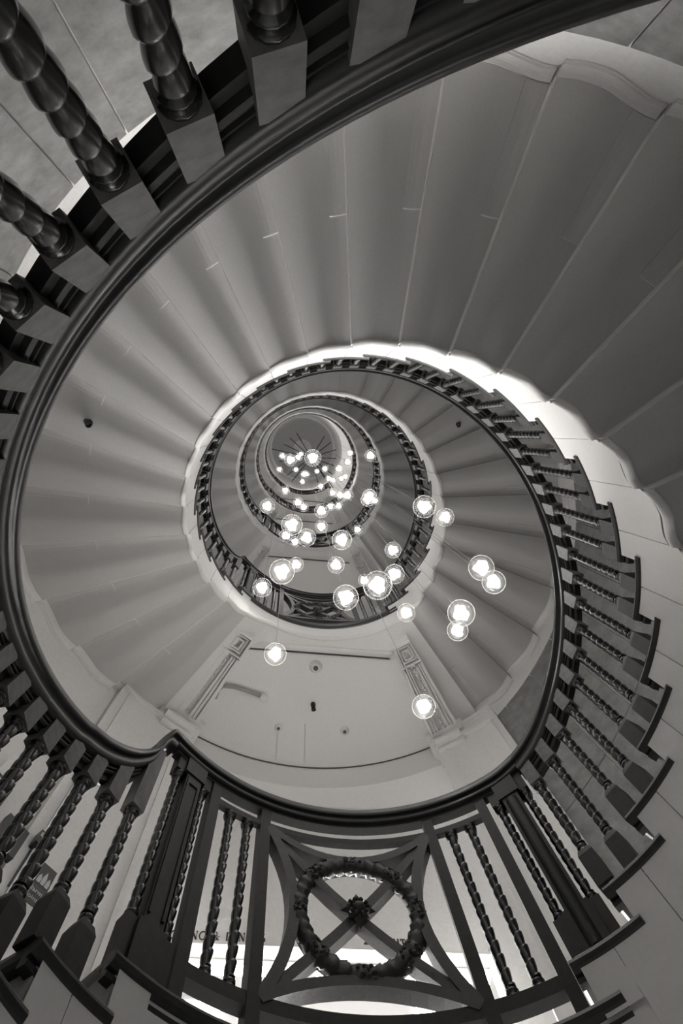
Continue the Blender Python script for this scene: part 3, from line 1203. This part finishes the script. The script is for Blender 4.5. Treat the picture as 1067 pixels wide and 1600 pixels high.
def text_part(body, size, parent, x, z, y, material, name='lettering', align='CENTER'):
    cu = bpy.data.curves.new(name, 'FONT')
    cu.body = body
    cu.size = size
    cu.align_x = align
    cu.extrude = 0.001
    cu.resolution_u = 2
    tmp = bpy.data.objects.new('tmp', cu)
    COL.objects.link(tmp)
    dg = bpy.context.evaluated_depsgraph_get()
    me = bpy.data.meshes.new_from_object(tmp.evaluated_get(dg))
    bpy.data.objects.remove(tmp)
    bpy.data.curves.remove(cu)
    me.materials.clear()
    me.materials.append(material)
    o = link(name, me, parent, (x, y, z))
    o.rotation_euler = (math.pi / 2, 0, 0)
    return o


SG = on_pier(137.2, 0.15, 0.18, 0.26, 0.006, 'alarm_sign', M['sign'], 'dark fire alarm call point sign with a pointing hand, on the pier', 'sign')
text_part('Fire alarm', 0.037, SG, 0, -0.060, -0.008, M['signlight'])
text_part('call point', 0.037, SG, 0, -0.105, -0.008, M['signlight'])
m = MB()      # pointing hand
m.box((-0.075, -0.0085, 0.0), (-0.025, -0.005, 0.055))
m.box((-0.036, -0.0085, 0.05), (-0.025, -0.005, 0.105))
for i in range(3):
    m.box((-0.075 + i * 0.013, -0.0085, 0.05), (-0.065 + i * 0.013, -0.005, 0.066))
m.build('hand_symbol', M['signlight'], SG)
m = MB()      # flames
for i, (x, h) in enumerate(((0.02, 0.06), (0.045, 0.09), (0.07, 0.065))):
    m.add([(x - 0.010, -0.0085, 0.0), (x + 0.010, -0.0085, 0.0), (x + 0.014, -0.0085, h * 0.5), (x + 0.004, -0.0085, h), (x - 0.008, -0.0085, h * 0.55)], ((0, 1, 2, 3, 4),))
m.build('flame_symbol', M['signlight'], SG)
cb = on_pier(139.0, 0.325, 0.075, 0.09, 0.05, 'call_box', M['black'], 'small dark alarm call box above the fire alarm sign', 'alarm box')
m = MB()
m.box((-0.03, -0.053, 0.0), (0.03, -0.049, 0.028))
m.build('face_plate', M['signlight'], cb)
m = MB()
for i in range(3):
    m.box((-0.022 + i * 0.018, -0.055, 0.010), (-0.012 + i * 0.018, -0.052, 0.018))
m.build('button_marks', M['black'], cb)
kb = on_pier(143.0, 0.215, 0.14, 0.20, 0.04, 'key_box', M['black'], 'black wall box with a small round lock beside the call point sign', 'box')
m = MB()
m.lathe([(0.016, 0), (0.016, 0.006), (0.006, 0.008)], 14, Matrix.Translation((0.0, -0.04, 0.03)) @ Matrix.Rotation(math.pi / 2, 4, 'X'))
m.build('lock', M['plastic'], kb)
ws = on_pier(148.0, 0.46, 0.13, 0.28, 0.006, 'notice', M['plastic'], 'white and black notice with a round emblem, high on the pier', 'sign')
m = MB()
m.lathe([(0.034, 0), (0.034, 0.002)], 24, Matrix.Translation((0.02, -0.006, 0.085)) @ Matrix.Rotation(math.pi / 2, 4, 'X'))
m.build('round_emblem', M['ink'], ws)
m = MB()
m.box((-0.065, -0.0075, -0.14), (0.065, -0.005, 0.02))
m.build('black_band', M['ink'], ws)
m = MB()
for i in range(6):
    m.box((-0.055, -0.009, -0.125 + i * 0.023), (0.045 - (i % 3) * 0.02, -0.007, -0.117 + i * 0.023))
m.build('print_lines', M['plastic'], ws)

# ------------------------------------------------------------------ fittings on the ceiling under the second landing and on the soffits
ZCE = 2.62


def ceiling_fit(x, y, name, label, cat, rad=0.045, black=False):
    t = thing(name, label, cat, (x, y, ZCE))
    m = MB()
    m.lathe([(rad * 0.6, -rad * 0.95), (rad * 0.9, -rad * 0.7), (rad, -rad * 0.35), (rad * 1.15, -rad * 0.25), (rad * 1.15, 0.0)], 20)
    m.build('base', M['black'] if black else M['plastic'], t)
    m = MB()
    m.lathe([(rad * 0.05, -rad * 1.35), (rad * 0.35, -rad * 1.3), (rad * 0.45, -rad * 0.95), (rad * 0.45, -rad * 0.8)], 16)
    m.build('sensor', M['cable'] if not black else M['black'], t)
    return t


def spot(loc, aim, name, label, group=None):
    t = thing(name, label, 'spotlight', loc, group)
    m = MB()
    m.lathe([(0.022, -0.025), (0.022, 0.0)], 12)
    m.build('mount', M['metal'], t)
    m = MB()
    m.tube([(0, 0, -0.02), (0, 0, -0.06)], 0.008, 8)
    m.build('stem', M['metal'], t)
    a = Vector(aim).normalized()
    q = Vector((0, 0, 1)).rotation_difference(a).to_matrix().to_4x4() @ Matrix.Scale(0.62, 4)
    m = MB()
    m.lathe([(0.015, -0.05), (0.027, -0.04), (0.029, 0.03), (0.033, 0.055), (0.026, 0.055), (0.02, 0.03)], 16, Matrix.Translation((0, 0, -0.055)) @ q)
    m.build('head', M['metal'], t)
    return t


ceiling_fit(-0.155, 1.326, 'smoke_detector', 'largest round white detector on the landing ceiling, nearest the front beam', 'detector', 0.048)
ceiling_fit(-0.471, 1.855, 'smoke_detector', 'small round white detector on the landing ceiling with a cable running back', 'detector', 0.030)
ceiling_fit(0.092, 1.899, 'smoke_detector', 'small white detector at the back of the landing ceiling, the one without a cable', 'detector', 0.034)
spot((-0.177, 1.658, ZCE), (0.1, 0.55, -0.8), 'spotlight', 'small black spotlight on the landing ceiling between the white detectors')
x, y, z = P(1.60, -156.1, soffit_z(18, 0.55))
spot((x, y, z + 0.012), (0.5, 0.4, -0.8), 'spotlight', 'small black spotlight on the pleated soffit near the thick handrail')
x, y, z = P(1.38, -29.2, soffit_z(7, 0.5) + H)
spot((x, y, z + 0.012), (-0.3, 0.4, -0.8), 'spotlight', 'tiny black spotlight on the shaded soffit inside the second handrail')
t = thing('conduit', 'thick bent conduit on the landing ceiling ending at a white fitting', 'pipe', (-0.9, 1.48, ZCE))
m = MB()
m.tube([(-0.10, 0.10, -0.005), (-0.07, 0.02, -0.022), (-0.03, -0.01, -0.024), (0.06, 0.0, -0.024), (0.16, 0.035, -0.024), (0.26, 0.075, -0.024), (0.31, 0.10, -0.024)], 0.017, 10)
m.build('pipe', M['cord'], t)
m = MB()
m.lathe([(0.026, -0.055), (0.034, -0.05), (0.034, 0.0)], 14, Matrix.Translation((0.31, 0.10, 0)))
m.build('end_fitting', M['plastic'], t)
for nm, pts, lab in (('cable', [(-0.471, 1.88), (-0.485, 2.0), (-0.501, 2.17)], 'thin cable running back from the small ceiling detector'),
                     ('cable', [(-0.243, 1.833), (-0.247, 2.0), (-0.254, 2.18)], 'short straight cable on the landing ceiling beside the spotlight')):
    m = MB()
    m.tube([(x, y, ZCE - 0.005) for x, y in pts], 0.0055, 6)
    tag(m.build(nm, M['plastic'], None), lab, 'cable')
m = MB()
m.tube([P(2.068, t, ZC + H - 0.028) for t in frange(122, 68, 2)], 0.006, 6)
tag(m.build('cable', M['cable'], None), 'long dark cable following the curved back edge of the landing ceiling', 'cable')

# ------------------------------------------------------------------ chandelier: frame of rods and glass globes on cords
_R3 = Matrix(_R)
F = 1050.15


def ray(u, v):
    return (_R3.transposed() @ Vector(((u - 533.5) / F, (v - 800) / F, 1)))


ZH = 15.0
d = ray(486, 715)
hub = CPOS + d * ((ZH - CPOS.z) / d.z)
fr = thing('chandelier_frame', 'dark star of thin rods at the top of the well carrying the globe cords', 'chandelier', tuple(hub * S))
m = MB()
m.lathe([(0.02, -0.05), (0.07, -0.04), (0.08, 0.0), (0.05, 0.05), (0.02, 0.08)], 18)
m.tube([(0, 0, 0.05), (0, 0, (20.4 - ZH) * S)], 0.012, 8)
m.build('hub', M['metal'], fr)
m = MB()
m.lathe([(0.03, 0.16), (0.15, 0.20), (0.16, 0.26), (0.15, 0.26), (0.14, 0.205), (0.02, 0.17)], 20)
m.build('dish', M['metal'], fr)  # made up with the lamp above, hides it from below
m = MB()
m.lathe([(0.02, 0.212), (0.13, 0.212), (0.13, 0.222), (0.02, 0.222)], 20)
m.build('uplight', M['uplight'], fr)  # unseen lamp added to brighten the drum and round ceiling
for u, v in ((435, 275), (370, 320), (695, 305), (755, 360), (800, 430), (800, 512), (780, 578), (765, 660), (700, 700), (635, 740), (390, 725), (340, 672), (275, 537), (320, 380), (205, 425), (775, 785)):
    u, v = 390 + u * 0.1687, 630 + v * 0.1687
    d = ray(u, v)
    e = (CPOS + d * ((ZH - CPOS.z) / d.z) - hub) * S
    m = MB()
    m.tube([tuple(e * 0.08), tuple(e)], 0.012, 6)
    m.build('rod', M['metal'], fr)

G = [(662.8, 791.7, 35.6), (695.5, 808.3, 28.3), (613.8, 859.4, 25.6), (616.3, 897, 31), (569, 906.7, 19.5), (590, 914.5, 45.3), (634.6, 957.4, 28.8),
     (752, 887.2, 40.2), (771.5, 909.6, 37), (720.6, 957.9, 42.9), (715, 985.4, 32.7), (558.3, 827.5, 14.6), (577.3, 775.1, 22.4), (574.5, 780.5, 22),
     (585.8, 782.4, 13), (542.6, 773.8, 18.5), (540.3, 933.6, 40), (445.8, 766.2, 14.2), (417.5, 790.7, 23.3), (465.7, 785, 16.5), (474.5, 792.6, 14.5),
     (455.9, 820.2, 33), (446.6, 836.8, 20), (461, 846.5, 16.5), (479.2, 840, 28.3), (502.1, 798, 22), (502.1, 822.8, 20.2), (516.3, 791, 13.5),
     (529.1, 790.4, 13.5), (519.7, 770.1, 13.2), (531.8, 773.5, 15.2), (501.1, 759.7, 11.5), (533.9, 843.7, 31), (440.4, 893.3, 39.5), (462.7, 882.1, 23.3),
     (409.5, 918, 30), (525, 882.6, 26.7), (441.1, 712.3, 11.5), (453.8, 718.7, 19.6), (466, 714.4, 12.7), (470, 709.3, 9.3), (488.7, 715.4, 26.3),
     (436.4, 733.2, 10.5), (462.5, 733.8, 9.8), (474.4, 740.8, 11.1), (479, 740.8, 10.5), (472.5, 752.6, 10.1), (495.3, 736.3, 9.4), (507.6, 732.4, 11.1),
     (529.5, 731.9, 14.8), (547.2, 707.8, 12.1), (543.2, 721.8, 13.5), (513.7, 747.8, 11.1), (520.7, 750.3, 9.4), (533.4, 747.8, 10.8), (539.8, 744.5, 10.1),
     (578.8, 711.9, 18.9), (430, 1022, 35), (662, 1104, 37)]
ORD = ['lowest', 'second lowest', 'third lowest', 'fourth lowest', 'fifth lowest', 'sixth lowest', 'seventh lowest', 'eighth lowest', 'ninth lowest', 'tenth lowest']
TENS = ['', '', 'twenty', 'thirty', 'forty', 'fifty']
UNIT = ['', 'first', 'second', 'third', 'fourth', 'fifth', 'sixth', 'seventh', 'eighth', 'ninth']
TEEN = ['tenth', 'eleventh', 'twelfth', 'thirteenth', 'fourteenth', 'fifteenth', 'sixteenth', 'seventeenth', 'eighteenth', 'nineteenth']
TENTH = ['', '', 'twentieth', 'thirtieth', 'fortieth', 'fiftieth']


def ordinal(n):
    if n < 10:
        return UNIT[n]
    if n < 20:
        return TEEN[n - 10]
    return TENTH[n // 10] if n % 10 == 0 else TENS[n // 10] + '-' + UNIT[n % 10]


order = sorted(range(len(G)), key=lambda i: -G[i][1])
globe_me, bulb_me, cap_me = {}, {}, {}


def uv(rad, nu, nv, sc=(1, 1, 1)):
    b = MB()
    prof = [(max(1e-4, rad * math.sin(math.pi * i / nv)), -rad * math.cos(math.pi * i / nv) * sc[2]) for i in range(nv + 1)]
    b.lathe(prof, nu)
    return b


shell = uv(1.0, 32, 20)
me_shell = shell.mesh('glass_shell')
me_shell.materials.append(M['glass'])
# lamp inside: an upright lumpy glass core
core = MB()
rows = []
rnd = random.Random(3)
for i in range(13):
    a = math.pi * i / 12
    row = []
    for q in range(18):
        b = 2 * math.pi * q / 18
        rr = 0.52 * math.sin(a) * (1 + 0.16 * math.sin(3 * b + 2 * a) + 0.10 * math.sin(5 * b - 3 * a)) + 1e-4
        row.append((rr * math.cos(b), rr * math.sin(b), -0.78 * math.cos(a) + 0.04))
    rows.append(row)
core.grid(rows, True, True)
me_core = core.mesh('lit_core')
me_core.materials.append(M['glow'])
# small bubbles in the glass
bub = MB()
for i in range(34):
    v = Vector((rnd.gauss(0, 1), rnd.gauss(0, 1), rnd.gauss(0, 1))).normalized() * rnd.uniform(0.80, 0.93)
    bub.sphere(v, rnd.uniform(0.012, 0.035), 6, 4)
me_bub = bub.mesh('bubbles')
me_bub.materials.append(M['bubble'])
capb = MB()
capb.lathe([(0.10, 0.97), (0.16, 1.0), (0.14, 1.10), (0.05, 1.14)], 12)
me_cap = capb.mesh('cap')
me_cap.materials.append(M['cable'])
DIA = 0.1486
RMAX = 0.80
for rank, i in enumerate(order):
    u, v, s = G[i]
    d = ray(u, v)
    depth = F * DIA / s
    X = CPOS + d * depth
    # keep the globe inside the well: bring it nearer (and smaller) where it would reach the balustrade
    while math.hypot(X.x, X.y) > RMAX:
        depth *= 0.985
        X = CPOS + d * depth
    rad = s * depth / F / 2 * S
    size = 'large' if s > 34 else 'medium' if s > 22 else 'small' if s > 13 else 'tiny'
    where = ('over the pleated soffit' if u > 640 and v < 1000 else 'over the landing ceiling' if v > 1000 else 'before the second landing' if v > 860
             else 'in the dense cluster' if v > 755 else 'before the round ceiling')
    if u > 640 and v < 1000:
        where = 'to the right of the cluster'
    lab = 'lowest of all the glowing glass globes, over the right beam' if rank == 0 else '%s glowing glass globe %s, %s lowest of all globes' % (size, where, ordinal(rank + 1))
    t = thing('globe_pendant', lab, 'pendant lamp', tuple(X * S), 'glass globe pendants')
    big = s > 12.9
    o = link('glass_shell', me_shell, t)
    o.scale = (rad, rad, rad)
    o = link('lit_core', me_core, t)
    o.scale = (rad, rad, rad)
    o.rotation_euler = (0, 0, rank * 1.7)
    if s > 19:
        o = link('bubbles', me_bub, t)
        o.scale = (rad, rad, rad)
        o.rotation_euler = (0, 0, rank * 2.3)
    if big:
        o = link('cap', me_cap, t)
        o.scale = (rad, rad, rad)
    c = MB()
    c.tube([(0, 0, rad * 1.0), (0, 0, (ZH - X.z) * S)], 0.0018, 4, False)
    c.build('cord', M['cord'], t)
